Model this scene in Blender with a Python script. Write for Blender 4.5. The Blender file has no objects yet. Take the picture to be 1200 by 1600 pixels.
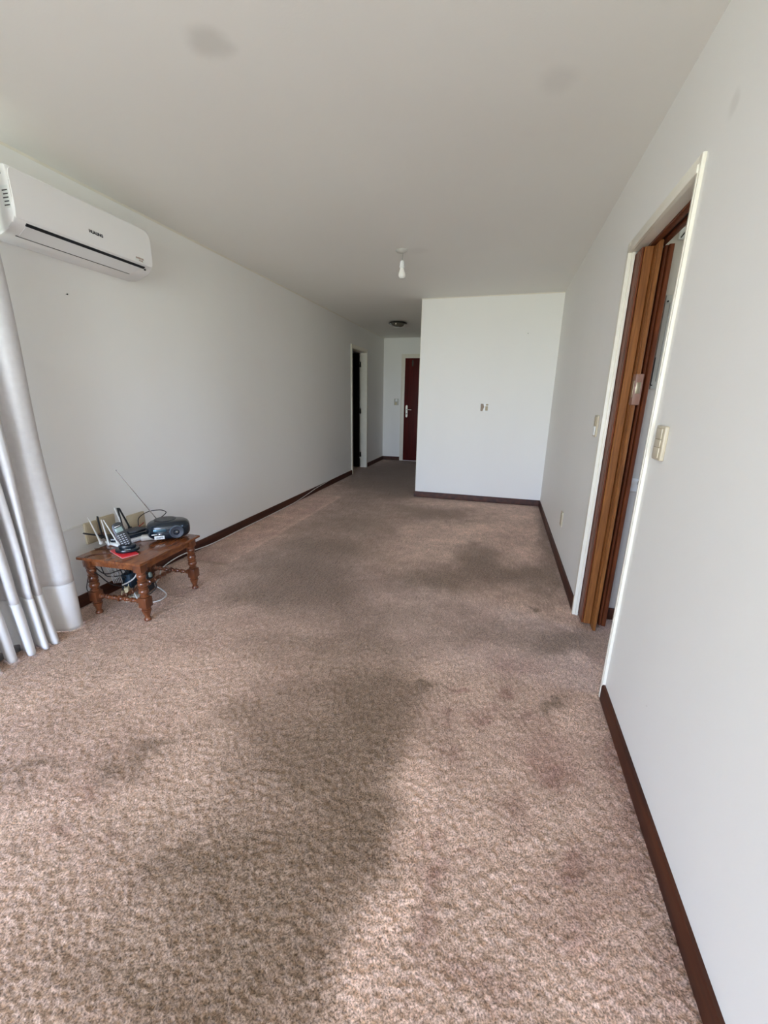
import bpy, bmesh, math, random
import numpy as np
from mathutils import Vector, Matrix

C = bpy.context.scene
COL = C.collection
random.seed(4)

# ------------------------------------------------------------------ camera
F_PX = 636.05                      # focal length in pixels of the 1200x1600 frame
cd = bpy.data.cameras.new('camera')
cam = bpy.data.objects.new('camera', cd)
COL.objects.link(cam)
cd.sensor_fit = 'HORIZONTAL'
cd.sensor_width = 36.0
cd.lens = 36.0 * F_PX / 1200.0
cd.clip_start = 0.02
_R = (0.9616142962637823, 0.27397456815589366, 0.015358425209063253)
_U = (-0.08829203187552788, 0.2559289122205323, 0.9626551350285864)
_F = (-0.25981235984533446, 0.9270589667833469, -0.2702946721232066)
cam.matrix_world = Matrix(((_R[0], _U[0], -_F[0], 0), (_R[1], _U[1], -_F[1], 0),
                           (_R[2], _U[2], -_F[2], 1.3189), (0, 0, 0, 1)))
C.camera = cam

# ------------------------------------------------------------------ colour management
C.view_settings.view_transform = 'Standard'
C.view_settings.look = 'None'
C.view_settings.gamma = 1
C.view_settings.use_curve_mapping = False
C.cycles.max_bounces = 16
C.cycles.diffuse_bounces = 12
C.view_settings.exposure = 1.62

# ------------------------------------------------------------------ world: overcast sky over green and grey ground
w = bpy.data.worlds.new('world')
C.world = w
w.use_nodes = True
nt = w.node_tree
nt.nodes.clear()
wo = nt.nodes.new('ShaderNodeOutputWorld')
bg = nt.nodes.new('ShaderNodeBackground')
tc = nt.nodes.new('ShaderNodeTexCoord')
sp = nt.nodes.new('ShaderNodeSeparateXYZ')
mr = nt.nodes.new('ShaderNodeMapRange')
mr.inputs[1].default_value = -1; mr.inputs[2].default_value = 1
rp = nt.nodes.new('ShaderNodeValToRGB')
e = rp.color_ramp.elements
e[0].position = 0.0; e[0].color = (0.76, 0.85, 0.75, 1)
e[1].position = 1.0; e[1].color = (0.48, 0.78, 1.45, 1)
for pos, col in ((0.44, (0.97, 1.06, 0.94, 1)), (0.495, (1.30, 1.48, 1.36, 1)), (0.51, (1.78, 1.98, 2.30, 1)), (0.60, (.95, 1.32, 2.1, 1))):
    q = e.new(pos); q.color = col
nt.links.new(tc.outputs['Generated'], sp.inputs[0])
nt.links.new(sp.outputs[2], mr.inputs[0])
nt.links.new(mr.outputs[0], rp.inputs[0])
nt.links.new(rp.outputs[0], bg.inputs[0])
bg.inputs[1].default_value = 3.2
nt.links.new(bg.outputs[0], wo.inputs[0])

# light portals: they only guide the sampling of the daylight through the window openings
def portal(loc, rot, sx, sy):
    l = bpy.data.lights.new('window_portal', 'AREA')
    l.shape = 'RECTANGLE'; l.size = sx; l.size_y = sy
    l.cycles.is_portal = True
    o = bpy.data.objects.new('window_portal', l)
    o.location = loc; o.rotation_euler = rot
    COL.objects.link(o)
portal((-2.60, 1.06, 1.06), (0, -math.pi/2, 0), 2.12, .72)
portal((-0.97, -4.12, 1.23), (math.pi/2, 0, 0), 2.9, 2.4)
portal((2.80, 1.75, 1.50), (0, math.pi/2, 0), .9, .7)

# ------------------------------------------------------------------ helpers
def lin(c):
    f = lambda v: v/12.92 if v <= .04045 else ((v+.055)/1.055)**2.4
    return tuple(f(x/255.) for x in c)

MATS = {}
def mat(name, col, rough=.5, metal=0., var=0., vscale=6., col2=None, bump=0., bscale=200., coat=0., grain=None, trans=0., emit=None, spec=.5, stretch=(1,1,1)):
    """procedural principled material; col2 is mixed in by noise, grain gives wood streaks along an axis"""
    m = bpy.data.materials.new(name); m.use_nodes = True
    n = m.node_tree; b = n.nodes['Principled BSDF']
    b.inputs['Base Color'].default_value = (*col, 1)
    b.inputs['Roughness'].default_value = rough
    b.inputs['Metallic'].default_value = metal
    b.inputs['Coat Weight'].default_value = coat
    b.inputs['Coat Roughness'].default_value = .15
    b.inputs['Transmission Weight'].default_value = trans
    b.inputs['Specular IOR Level'].default_value = spec
    t = n.nodes.new('ShaderNodeTexCoord')
    mp = n.nodes.new('ShaderNodeMapping')
    n.links.new(t.outputs['Object'], mp.inputs[0])
    mp.inputs['Scale'].default_value = stretch
    if col2 is not None:
        nz = n.nodes.new('ShaderNodeTexNoise'); nz.inputs['Scale'].default_value = vscale; nz.inputs['Detail'].default_value = 6
        n.links.new(mp.outputs[0], nz.inputs['Vector'])
        r = n.nodes.new('ShaderNodeValToRGB')
        r.color_ramp.elements[0].position = .5 - var; r.color_ramp.elements[1].position = .5 + var
        r.color_ramp.elements[0].color = (*col, 1); r.color_ramp.elements[1].color = (*col2, 1)
        if grain:
            nz.inputs['Distortion'].default_value = grain
        n.links.new(nz.outputs['Fac'], r.inputs[0]); n.links.new(r.outputs[0], b.inputs['Base Color'])
    if bump:
        nb = n.nodes.new('ShaderNodeTexNoise'); nb.inputs['Scale'].default_value = bscale; nb.inputs['Detail'].default_value = 3
        n.links.new(t.outputs['Object'], nb.inputs['Vector'])
        bp = n.nodes.new('ShaderNodeBump'); bp.inputs['Strength'].default_value = bump; bp.inputs['Distance'].default_value = .002
        n.links.new(nb.outputs['Fac'], bp.inputs['Height']); n.links.new(bp.outputs[0], b.inputs['Normal'])
    MATS[name] = m
    return m

class MB:
    """collects shapes in one bmesh and links them as one mesh object"""
    def __init__(s): s.bm = bmesh.new()
    def _xf(s, vs, M):
        if M is not None: bmesh.ops.transform(s.bm, matrix=M, verts=vs)
    def box(s, lo, hi, bev=0., seg=2, M=None):
        r = bmesh.ops.create_cube(s.bm, size=1.)
        vs = r['verts']
        for v in vs:
            v.co = Vector([(lo[i]+hi[i])/2 + v.co[i]*(hi[i]-lo[i]) for i in range(3)])
        if bev > 0:
            es = list({e for v in vs for e in v.link_edges})
            rb = bmesh.ops.bevel(s.bm, geom=es, offset=bev, segments=seg, affect='EDGES', profile=.5)
            vs = list({v for f in rb['faces'] for v in f.verts} | {v for v in vs if v.is_valid})
        s._xf(vs, M); return s
    def prism(s, pts, y0, y1, axis='y', M=None, bev=0.):
        """polygon pts (a,b) extruded; axis y: pts are x,z ; axis z: pts are x,y ; axis x: pts are y,z"""
        mk = {'y': lambda a, b, t: (a, t, b), 'z': lambda a, b, t: (a, b, t), 'x': lambda a, b, t: (t, a, b)}[axis]
        A = [s.bm.verts.new(mk(a, b, y0)) for a, b in pts]; B = [s.bm.verts.new(mk(a, b, y1)) for a, b in pts]
        n = len(pts); fs = [s.bm.faces.new(A), s.bm.faces.new(B[::-1])]
        for i in range(n): fs.append(s.bm.faces.new((A[i], B[i], B[(i+1) % n], A[(i+1) % n])))
        vs = A+B
        if bev > 0:
            es = list(set(fs[0].edges) | set(fs[1].edges))
            rb = bmesh.ops.bevel(s.bm, geom=es, offset=bev, segments=2, affect='EDGES', profile=.5)
            vs = list({v for f in rb['faces'] for v in f.verts} | {v for v in vs if v.is_valid})
        s._xf(vs, M); return s
    def lathe(s, prof, n=24, M=None, cap=True):
        """profile of (r, z)"""
        rings = []
        for r, z in prof:
            rings.append([s.bm.verts.new((r*math.cos(2*math.pi*i/n), r*math.sin(2*math.pi*i/n), z)) for i in range(n)])
        for a, b in zip(rings, rings[1:]):
            for i in range(n): s.bm.faces.new((a[i], a[(i+1) % n], b[(i+1) % n], b[i]))
        if cap:
            s.bm.faces.new(rings[0][::-1]); s.bm.faces.new(rings[-1])
        s._xf([v for r in rings for v in r], M); return s
    def tube(s, pts, r, n=8, smooth=True, flat=1.):
        P = [Vector(p) for p in pts]
        if smooth and len(P) > 2:
            Q = []
            ext = [2*P[0]-P[1]] + P + [2*P[-1]-P[-2]]
            for i in range(1, len(ext)-2):
                p0, p1, p2, p3 = ext[i-1:i+3]
                for k in range(6):
                    t = k/6.
                    Q.append(.5*((2*p1)+(p2-p0)*t+(2*p0-5*p1+4*p2-p3)*t*t+(3*p1-p0-3*p2+p3)*t**3))
            Q.append(P[-1]); P = Q
        rr = r if hasattr(r, '__len__') else [r]*2
        rings = []; up = Vector((0, 0, 1)); prev = None
        for i, p in enumerate(P):
            d = (P[min(i+1, len(P)-1)]-P[max(i-1, 0)]).normalized()
            a = prev if prev is not None else (up if abs(d.z) < .9 else Vector((1, 0, 0)))
            x = (a - d*a.dot(d)).normalized(); prev = x; y = d.cross(x)
            f = i/(len(P)-1); rad = rr[0]*(1-f)+rr[-1]*f
            rings.append([s.bm.verts.new(p + x*rad*flat*math.cos(2*math.pi*k/n)+y*rad*math.sin(2*math.pi*k/n)) for k in range(n)])
        for a, b in zip(rings, rings[1:]):
            for i in range(n): s.bm.faces.new((a[i], a[(i+1) % n], b[(i+1) % n], b[i]))
        s.bm.faces.new(rings[0][::-1]); s.bm.faces.new(rings[-1]); return s
    def build(s, name, m, parent=None, smooth=True, world=None, angle=35):
        bmesh.ops.recalc_face_normals(s.bm, faces=s.bm.faces)
        if world is not None:
            bmesh.ops.translate(s.bm, verts=s.bm.verts, vec=-Vector(world))
        if smooth:
            for f in s.bm.faces: f.smooth = True
            for ed in s.bm.edges:
                if len(ed.link_faces) == 2 and ed.calc_face_angle(0) > math.radians(angle): ed.smooth = False
        me = bpy.data.meshes.new(name); s.bm.to_mesh(me); s.bm.free()
        me.materials.append(m)
        o = bpy.data.objects.new(name, me); COL.objects.link(o)
        if parent is not None: o.parent = parent
        elif world is not None: o.location = world
        return o

def thing(name, label, cat, loc=(0, 0, 0), rz=0., group=None, rot=None):
    o = bpy.data.objects.new(name, None); COL.objects.link(o)
    o.empty_display_size = .05
    o.location = loc; o.rotation_euler = rot or (0, 0, rz)
    o['label'] = label; o['category'] = cat
    if group: o['group'] = group
    return o
def tag(o, label, cat, group=None):
    o['label'] = label; o['category'] = cat
    if group: o['group'] = group
    return o
def struct(o): o['kind'] = 'structure'; return o
def XF(loc=(0, 0, 0), rx=0, ry=0, rz=0):
    return Matrix.Translation(loc) @ Matrix.Rotation(rz, 4, 'Z') @ Matrix.Rotation(ry, 4, 'Y') @ Matrix.Rotation(rx, 4, 'X')
def text_mesh(body, size, m, parent, M, name='lettering', thick=.0004, bold=0.):
    cu = bpy.data.curves.new(name, 'FONT'); cu.body = body; cu.size = size; cu.extrude = thick; cu.offset = bold
    cu.align_x = 'CENTER'; cu.align_y = 'CENTER'
    t = bpy.data.objects.new('tmp', cu); COL.objects.link(t)
    bpy.context.view_layer.update()
    me = bpy.data.meshes.new_from_object(t.evaluated_get(bpy.context.evaluated_depsgraph_get()))
    bpy.data.objects.remove(t); bpy.data.curves.remove(cu)
    me.transform(M); me.materials.clear(); me.materials.append(m); me.name = name
    o = bpy.data.objects.new(name, me); COL.objects.link(o); o.parent = parent
    return o

# ------------------------------------------------------------------ materials
WALL = mat('painted_wall', (.835, .83, .795), rough=.55, col2=(.80, .785, .755), var=.28, vscale=1.1, bump=.12, bscale=90, stretch=(1, 1, .35))
CEIL = mat('ceiling_paint', (.855, .855, .81), rough=.7, col2=(.82, .81, .765), var=.3, vscale=.7, bump=.12, bscale=120)
TRIM = mat('cream_gloss_paint', (.80, .765, .66), rough=.35, col2=(.74, .70, .60), var=.3, vscale=14)
WHITEP = mat('white_gloss_paint', (.84, .82, .77), rough=.35)
BASE = mat('mahogany_baseboard', (.090, .026, .010), rough=.5, col2=(.034, .010, .006), var=.2, vscale=3, stretch=(6, .6, 8), spec=.25)
DOORRED = mat('mahogany_door', (.095, .006, .004), rough=.5, col2=(.050, .004, .003), var=.25, vscale=4, stretch=(8, 8, .6), spec=.25)
DOORDARK = mat('dark_door', (.006, .005, .004), rough=.8, spec=.1)
OAK = mat('oak_folding_door', (.30, .115, .030), rough=.42, col2=(.15, .050, .013), var=.2, vscale=5, stretch=(14, 14, .8), grain=.8, spec=.3)
OAKD = mat('oak_folding_door_red', (.20, .055, .018), rough=.45, col2=(.075, .018, .007), var=.22, vscale=5, stretch=(14, 14, .8), grain=.8, spec=.25)
TABLEW = mat('varnished_table_wood', (.28, .090, .027), rough=.2, col2=(.10, .028, .010), var=.22, vscale=9, stretch=(6, 1.2, 3), grain=1.0, coat=.4)
LEGW = mat('turned_table_wood', (.20, .062, .022), rough=.28, col2=(.085, .024, .009), var=.2, vscale=20, stretch=(1, 1, .5), coat=.3)
ACW = mat('white_ac_plastic', (.80, .79, .78), rough=.38)
ACD = mat('dark_vent_slot', (.008, .010, .014), rough=.5)
GREYT = mat('grey_lettering', (.05, .05, .055), rough=.5)
BROWNT = mat('brown_sticker', (.36, .25, .20), rough=.6)
CURT = mat('off_white_curtain_fabric', (.74, .735, .74), rough=.9, col2=(.66, .65, .655), var=.3, vscale=30, bump=.35, bscale=900)
GREYM = mat('grey_aluminium', (.20, .20, .21), rough=.45, metal=.3)
BEIGE = mat('beige_plastic', (.52, .45, .33), rough=.35)
BEIGED = mat('aged_beige_plastic', (.42, .34, .22), rough=.5, col2=(.50, .42, .28), var=.3, vscale=30)
BLACKP = mat('black_plastic', (.010, .011, .014), rough=.3)
BLACKM = mat('matt_black_plastic', (.013, .014, .016), rough=.5)
BLUEB = mat('blue_black_gloss', (.006, .012, .020), rough=.2, coat=.15)
DGREY = mat('dark_grey_mesh', (.055, .060, .075), rough=.45, metal=.3, bump=.5, bscale=700)
SILV = mat('silver_metal', (.62, .61, .60), rough=.25, metal=1.)
CHROME = mat('chrome', (.75, .72, .66), rough=.15, metal=1.)
WPLAS = mat('white_plastic', (.82, .83, .82), rough=.3)
GPLAS = mat('pale_grey_vent_plastic', (.45, .46, .47), rough=.5)
RED = mat('red_card', (.62, .012, .020), rough=.3)
MAROON = mat('purple_brown_plastic', (.11, .035, .065), rough=.35)
SCREEN = mat('grey_green_screen', (.20, .27, .25), rough=.2)
KEY = mat('pale_keys', (.45, .46, .52), rough=.4)
CREAMC = mat('cream_connector', (.62, .54, .34), rough=.5)
WCAB = mat('white_cable', (.72, .71, .68), rough=.5)
GCAB = mat('grey_cable', (.30, .28, .26), rough=.6)
BCAB = mat('black_cable', (.012, .010, .010), rough=.5)
BULB = mat('bulb_glass', (.88, .86, .82), rough=.12, spec=.6)
FROST = mat('smoky_glass_bowl', (.10, .09, .07), rough=.15, coat=.5)
DBRONZE = mat('dark_bronze', (.045, .040, .032), rough=.25, metal=.8)
STICK = mat('white_sticker', (.75, .77, .75), rough=.6)
KWALL = mat('kitchen_wall_paint', (.56, .51, .45), rough=.6, bump=.1, bscale=90)

XL, XR, XP, YP, YB, H = -2.491, 0.5568, -1.0803, 5.4467, 8.6876, 2.5
BBH = 0.0762

# ------------------------------------------------------------------ carpet floor
BLOBS = [(-1.807,6.916,0.484,0.183,-0.227,0.856,1.2,0.0), (-2.024,6.224,0.295,0.109,-0.132,0.403,0.7,0.0), (-1.235,5.799,0.271,0.098,-0.095,0.429,0.6,0.0), (-1.494,5.317,0.339,0.12,-0.084,0.296,0.3,0.0), (-0.597,4.666,0.365,0.125,-0.032,0.223,0.6,0.0), (-1.008,4.768,0.302,0.105,-0.045,0.208,0.4,0.0), (-0.244,4.457,0.124,0.042,-0.008,0.1,0.25,0.0), (-1.365,3.184,0.383,0.126,-0.094,0.224,0.35,0.0), (-1.401,2.633,0.33,0.106,-0.156,0.306,0.8,0.0), (-1.02,2.363,0.126,0.04,-0.082,0.194,0.6,0.0), (-1.331,2.216,0.205,0.065,-0.101,0.18,0.5,0.0), (-1.604,2.178,0.166,0.052,-0.111,0.163,0.3,0.0), (-1.473,3.289,0.225,0.075,-0.07,0.159,0.4,0.0), (-1.389,3.944,0.392,0.133,-0.092,0.26,0.25,0.0), (-0.651,2.015,0.144,0.045,-0.042,0.131,0.35,0.0), (-0.581,2.834,0.236,0.076,-0.051,0.23,0.3,0.0), (-0.517,1.889,0.202,0.063,-0.033,0.116,0.3,0.0), (-0.097,3.469,0.131,0.043,-0.014,0.253,0.75,0.0), (-0.061,3.198,0.091,0.029,-0.007,0.136,0.5,0.0), (0.237,3.122,0.204,0.066,0.004,0.115,0.7,0.0), (-0.274,2.933,0.237,0.076,-0.023,0.19,0.6,0.0), (0.13,3.002,0.378,0.122,0.001,0.264,0.35,0.0), (0.419,3.156,0.097,0.031,0.015,0.179,0.3,0.0), (0.326,2.628,0.033,0.01,0.002,0.028,0.8,0.0), (-0.569,2.778,0.037,0.012,-0.01,0.044,0.5,0.0), (-0.453,2.815,0.028,0.009,-0.008,0.045,0.4,0.0), (0.46,2.238,0.177,0.054,0.014,0.11,0.7,0.0), (0.165,2.27,0.331,0.103,0.002,0.131,0.3,0.0), (-0.047,2.1,0.21,0.065,-0.009,0.131,0.25,0.0), (0.586,2.11,0.082,0.026,0.023,0.122,0.35,1.0), (0.502,4.136,0.062,0.021,0.083,0.984,0.5,0.0), (0.516,3.187,0.048,0.016,0.051,0.459,0.3,0.0), (-0.379,2.293,0.429,0.135,-0.024,0.125,0.3,0.0), (-0.232,1.596,0.04,0.012,-0.005,0.029,0.8,0.0), (-0.095,1.611,0.031,0.01,-0.003,0.025,0.6,1.0), (0.113,1.644,0.05,0.016,0.0,0.029,0.6,1.0), (0.158,1.869,0.156,0.048,0.002,0.073,0.35,1.0), (0.371,1.653,0.038,0.012,0.005,0.037,0.9,0.0), (0.074,1.513,0.052,0.016,-0.001,0.037,0.5,1.0), (0.28,1.521,0.077,0.023,0.003,0.036,0.35,1.0), (0.285,1.318,0.064,0.019,0.004,0.04,0.5,1.0), (0.146,1.159,0.059,0.018,0.002,0.068,0.4,1.0), (0.281,1.001,0.088,0.026,0.005,0.042,0.6,1.0), (-0.111,0.876,0.043,0.013,-0.008,0.041,0.55,1.0), (-0.023,0.962,0.041,0.012,-0.002,0.017,0.5,1.0), (-0.14,0.974,0.039,0.011,-0.003,0.016,0.4,1.0), (0.316,1.4,0.096,0.029,0.008,0.063,0.3,1.0), (0.499,1.368,0.046,0.013,0.06,0.272,0.4,1.0), (0.519,1.1,0.038,0.011,0.04,0.146,0.35,1.0), (-0.077,0.743,0.032,0.01,-0.014,0.08,0.4,1.0), (0.307,0.886,0.1,0.029,0.01,0.062,0.35,1.0), (0.081,0.664,0.086,0.026,-0.003,0.055,0.35,1.0), (0.494,0.808,0.037,0.011,0.034,0.105,0.3,1.0), (-0.095,1.443,0.026,0.008,-0.003,0.028,0.4,1.0), (-0.067,1.316,0.034,0.01,-0.003,0.03,0.35,1.0), (-0.397,1.468,0.164,0.05,-0.044,0.153,0.7,0.0), (-0.423,1.274,0.174,0.052,-0.051,0.155,0.6,0.0), (-0.437,1.035,0.129,0.038,-0.055,0.138,0.55,0.0), (-0.703,1.156,0.169,0.051,-0.061,0.112,0.4,0.0), (-0.648,1.478,0.2,0.061,-0.05,0.12,0.4,0.0), (-0.35,0.988,0.103,0.031,-0.045,0.127,0.5,0.0), (-0.414,0.823,0.148,0.044,-0.046,0.1,0.45,0.0), (-0.608,0.784,0.168,0.05,-0.052,0.081,0.5,0.0), (-0.601,0.648,0.151,0.045,-0.056,0.077,0.35,0.0), (-0.44,0.609,0.109,0.032,-0.047,0.08,0.45,0.0), (-0.682,0.487,0.178,0.053,-0.054,0.058,0.35,0.0), (-0.499,0.484,0.169,0.049,-0.034,0.045,0.3,0.0), (-0.782,0.714,0.129,0.038,-0.038,0.045,0.3,0.0), (-1.232,1.029,0.073,0.022,-0.03,0.031,0.45,0.0), (-1.257,0.933,0.069,0.021,-0.034,0.032,0.45,0.0), (-1.27,0.838,0.026,0.008,-0.028,0.024,0.4,1.0), (-1.543,0.812,0.112,0.033,-0.04,0.028,0.35,0.0), (-1.553,0.713,0.042,0.013,-0.033,0.021,0.35,0.0), (-1.221,0.663,0.031,0.009,-0.024,0.018,0.35,1.0), (-1.069,0.687,0.048,0.014,-0.021,0.018,0.3,1.0), (-1.271,0.551,0.025,0.007,-0.015,0.01,0.4,0.0), (-0.764,0.778,0.027,0.008,-0.016,0.02,0.4,0.0), (-0.656,1.022,0.133,0.04,-0.033,0.058,0.3,0.0), (-0.951,1.221,0.156,0.047,-0.043,0.062,0.25,0.0), (-0.878,1.842,0.171,0.053,-0.053,0.116,0.35,0.0), (-1.119,1.703,0.233,0.072,-0.064,0.106,0.2,0.0), (-0.194,1.247,0.071,0.021,-0.04,0.204,0.55,-1.0), (-0.196,0.947,0.058,0.017,-0.034,0.136,0.6,-1.0), (-0.214,0.762,0.05,0.015,-0.026,0.086,0.6,-1.0), (-0.217,0.612,0.044,0.013,-0.023,0.065,0.5,-1.0), (0.011,1.249,0.115,0.035,-0.012,0.168,0.25,-1.0), (-0.087,0.593,0.084,0.025,-0.011,0.05,0.25,-1.0), (-0.295,1.68,0.075,0.023,-0.014,0.065,0.6,-1.0), (-1.21,1.143,0.155,0.047,-0.08,0.089,0.3,-1.0), (-1.037,0.83,0.167,0.05,-0.055,0.057,0.3,-1.0), (-1.665,1.083,0.24,0.073,-0.111,0.089,0.3,-1.0), (-1.475,1.532,0.29,0.09,-0.079,0.094,0.25,-1.0), (-0.313,4.076,0.447,0.15,-0.021,0.215,0.3,-1.0), (-0.508,3.271,0.265,0.087,-0.021,0.117,0.3,-1.0), (-0.035,2.532,0.164,0.052,-0.005,0.09,0.2,-1.0), (0.309,3.878,0.117,0.039,0.017,0.379,0.25,-1.0), (-0.793,3.514,0.345,0.114,-0.04,0.169,0.25,-1.0)]
def vnoise(x, y, s, seed):
    rs = np.random.RandomState(seed); G = rs.rand(256, 256)
    u = x*s+100.; v = y*s+100.
    i = np.floor(u).astype(int); j = np.floor(v).astype(int); a = u-i; b = v-j
    a = a*a*(3-2*a); b = b*b*(3-2*b)
    g = lambda p, q: G[p % 256, q % 256]
    return (g(i, j)*(1-a)+g(i+1, j)*a)*(1-b)+(g(i, j+1)*(1-a)+g(i+1, j+1)*a)*b
def fbm(x, y, s, seed, o=4):
    t = 0; A = .5
    for k in range(o): t = t + A*(vnoise(x, y, s*2**k, seed+k)-.5)*2; A *= .55
    return t
def carpet():
    xs = np.arange(-2.66, .90, .0060)
    ys = [-4.15, -2.6, -1.2, -.6, -.2, .0, .1]
    y = .16
    while y < 8.9: ys.append(y); y += .0046*(1+.85*max(0, y-.3))
    ys = np.array(ys)
    X, Y = np.meshgrid(xs, ys)
    X0, Y0 = X.copy(), Y.copy()
    # warped lookup so the stains get ragged outlines
    wx = X + .10*fbm(X, Y, 4, 3, 6) + .03*fbm(X, Y, 22, 5, 3); wy = Y + .13*fbm(X, Y, 4, 13, 6) + .05*fbm(X, Y, 18, 15, 3)
    dark = np.zeros_like(X); pink = np.zeros_like(X); light = np.zeros_like(X)
    for cx, cy, ax, ay, bx, by, s, k in BLOBS:
        det = ax*by-ay*bx
        if abs(det) < 1e-9: continue
        dx = wx-cx; dy = wy-cy
        p = (dx*by-dy*bx)/det; q = (ax*dy-ay*dx)/det
        gss = s*np.exp(-.9*(p*p+q*q))
        if k == 0: dark += 1.3*gss
        elif k == 1: pink += gss
        else: light += gss
    sm = lambda a, b, t: np.clip((t-a)/(b-a), 0, 1)**2*(3-2*np.clip((t-a)/(b-a), 0, 1))
    # nap edge: pile brushed the other way left of this line
    line = np.interp(Y, [.3, .5, .75, .98, 1.33, 1.69, 2.1], [-.25, -.25, -.265, -.226, -.236, -.28, -.33])
    nap = sm(.05, -.05, X-line+.03*fbm(X, Y, 5, 41)) * sm(-1.1, -.05, X-line) * sm(1.95, 1.55, Y)
    dark += .42*nap
    # worn walking path towards the hall
    pc = np.interp(Y, [1.7, 2.2, 3.2, 4.2, 5.2, 6.4, 8.7], [-.55, -.85, -1.35, -1.5, -1.6, -1.75, -1.75])
    pw = np.interp(Y, [1.7, 3, 5, 8.7], [.45, .5, .6, .65])
    path = np.exp(-((wx-pc)/pw)**2)*sm(1.5, 2.4, Y)
    dark += path*(.27+.26*fbm(X, Y, 2.2, 21))+path*.55*sm(5.4, 6.6, Y)
    dark += .06*sm(2.2, 3.0, Y) + .20*np.exp(-((X+1.75)/.4)**2)*sm(2.3, 2.8, Y)
    # clean rectangle where a sideboard stood along the left wall
    st = sm(-2.02, -2.05, X+.012*fbm(X, Y, 6, 31))*sm(2.60, 2.63, Y)*sm(5.12, 5.02, Y)
    dark *= (1-.9*st); pink += .22*st
    edge = np.exp(-((X+2.055)/.022)**2)*sm(2.60, 2.68, Y)*sm(5.12, 5.0, Y)
    light += .45*edge + .18*st
    dark += .30*np.exp(-((Y-2.60)/.02)**2)*sm(-2.02, -2.06, X)
    # grime along the right baseboard
    dark += .35*np.exp(-((X-.53)/.05)**2)*sm(2.5, 3.5, Y)*(.6+.6*fbm(X, Y, 5, 50))
    mott = fbm(X, Y, 3.0, 61, 5); fine = fbm(X, Y, 14, 71, 4)
    dark = dark + .16*mott + .22*fine*(.45+np.clip(dark, 0, 1))
    dark = dark + sm(1.6, 3.0, Y)*(.20*fbm(X, Y*.7, 26, 95, 3)+.16*fbm(X, Y*1.3, 6, 97, 4))
    pink = 1.25*pink + .26*fbm(X, Y, 2.3, 81, 4) + .20*fbm(X, Y, 8, 85, 3)
    dark = np.clip(1-np.exp(-1.9*np.clip(dark, -.3, 3)), -.3, 1); pink = np.clip(pink, -.2, 1)
    cl = np.array((.575, .395, .308)); cdk = np.array((.140, .090, .050)); cp = np.array((.270, .130, .102))
    colr = cl*(1+.30*light[..., None])*(1+.07*sm(2.0, 3.5, Y)[..., None])
    colr = colr + (cp-colr)*(.85*pink[..., None])
    colr = colr + (cdk-colr)*(.80*dark[..., None])
    # pile: every tuft gets its own height
    rs = np.random.RandomState(7)
    amp = np.interp(Y, [.1, .2, 1.5, 3, 9], [0, .0090, .0080, .0060, .005])
    Z = (rs.rand(*X.shape)-.5)
    Z = amp*(.80*Z + .75*(vnoise(X, Y, 110, 91)-.5))
    jx = (rs.rand(*X.shape)-.5)*.0035
    X = X + jx*(Y0 > .15)
    Z = Z - amp*.5
    for arr in (Z,):
        arr[0, :] = arr[-1, :] = 0
    ny, nx = X.shape
    co = np.stack([X, Y, Z], -1).reshape(-1, 3)
    idx = np.arange(nx*ny).reshape(ny, nx)
    q = np.stack([idx[:-1, :-1], idx[:-1, 1:], idx[1:, 1:], idx[1:, :-1]], -1).reshape(-1, 4)
    cols = colr.reshape(-1, 3)
    # plain continuation of the carpet into the side room and beyond the doorway
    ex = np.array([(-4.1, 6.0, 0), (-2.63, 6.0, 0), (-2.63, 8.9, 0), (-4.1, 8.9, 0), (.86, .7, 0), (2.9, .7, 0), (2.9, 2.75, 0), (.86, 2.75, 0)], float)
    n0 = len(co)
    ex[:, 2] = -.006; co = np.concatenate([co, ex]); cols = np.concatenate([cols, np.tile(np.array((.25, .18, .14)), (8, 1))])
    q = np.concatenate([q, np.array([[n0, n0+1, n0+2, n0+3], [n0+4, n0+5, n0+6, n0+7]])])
    me = bpy.data.meshes.new('floor')
    me.vertices.add(len(co)); me.vertices.foreach_set('co', co.astype(np.float32).ravel())
    me.loops.add(q.size); me.loops.foreach_set('vertex_index', q.astype(np.int32).ravel())
    me.polygons.add(len(q)); me.polygons.foreach_set('loop_start', np.arange(0, q.size, 4, dtype=np.int32))
    me.update(calc_edges=True)
    me.polygons.foreach_set('use_smooth', np.ones(len(q), dtype=bool))
    a = me.color_attributes.new('wear', 'FLOAT_COLOR', 'POINT')
    a.data.foreach_set('color', np.concatenate([np.clip(cols, 0, 1), np.ones((len(cols), 1))], 1).astype(np.float32).ravel())
    m = bpy.data.materials.new('worn_shag_carpet'); m.use_nodes = True
    n = m.node_tree; b = n.nodes['Principled BSDF']
    b.inputs['Roughness'].default_value = .95; b.inputs['Specular IOR Level'].default_value = .1
    b.inputs['Sheen Weight'].default_value = .15
    at = n.nodes.new('ShaderNodeAttribute'); at.attribute_name = 'wear'
    t = n.nodes.new('ShaderNodeTexCoord')
    nz = n.nodes.new('ShaderNodeTexNoise'); nz.inputs['Scale'].default_value = 210; nz.inputs['Detail'].default_value = 3
    n.links.new(t.outputs['Object'], nz.inputs['Vector'])
    mr_ = n.nodes.new('ShaderNodeMapRange'); mr_.inputs[1].default_value = .3; mr_.inputs[2].default_value = .7; mr_.inputs[3].default_value = .36; mr_.inputs[4].default_value = 1.60
    n.links.new(nz.outputs['Fac'], mr_.inputs[0])
    vm = n.nodes.new('ShaderNodeVectorMath'); vm.operation = 'SCALE'
    n.links.new(at.outputs['Color'], vm.inputs[0]); n.links.new(mr_.outputs[0], vm.inputs['Scale'])
    n.links.new(vm.outputs[0], b.inputs['Base Color'])
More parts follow.
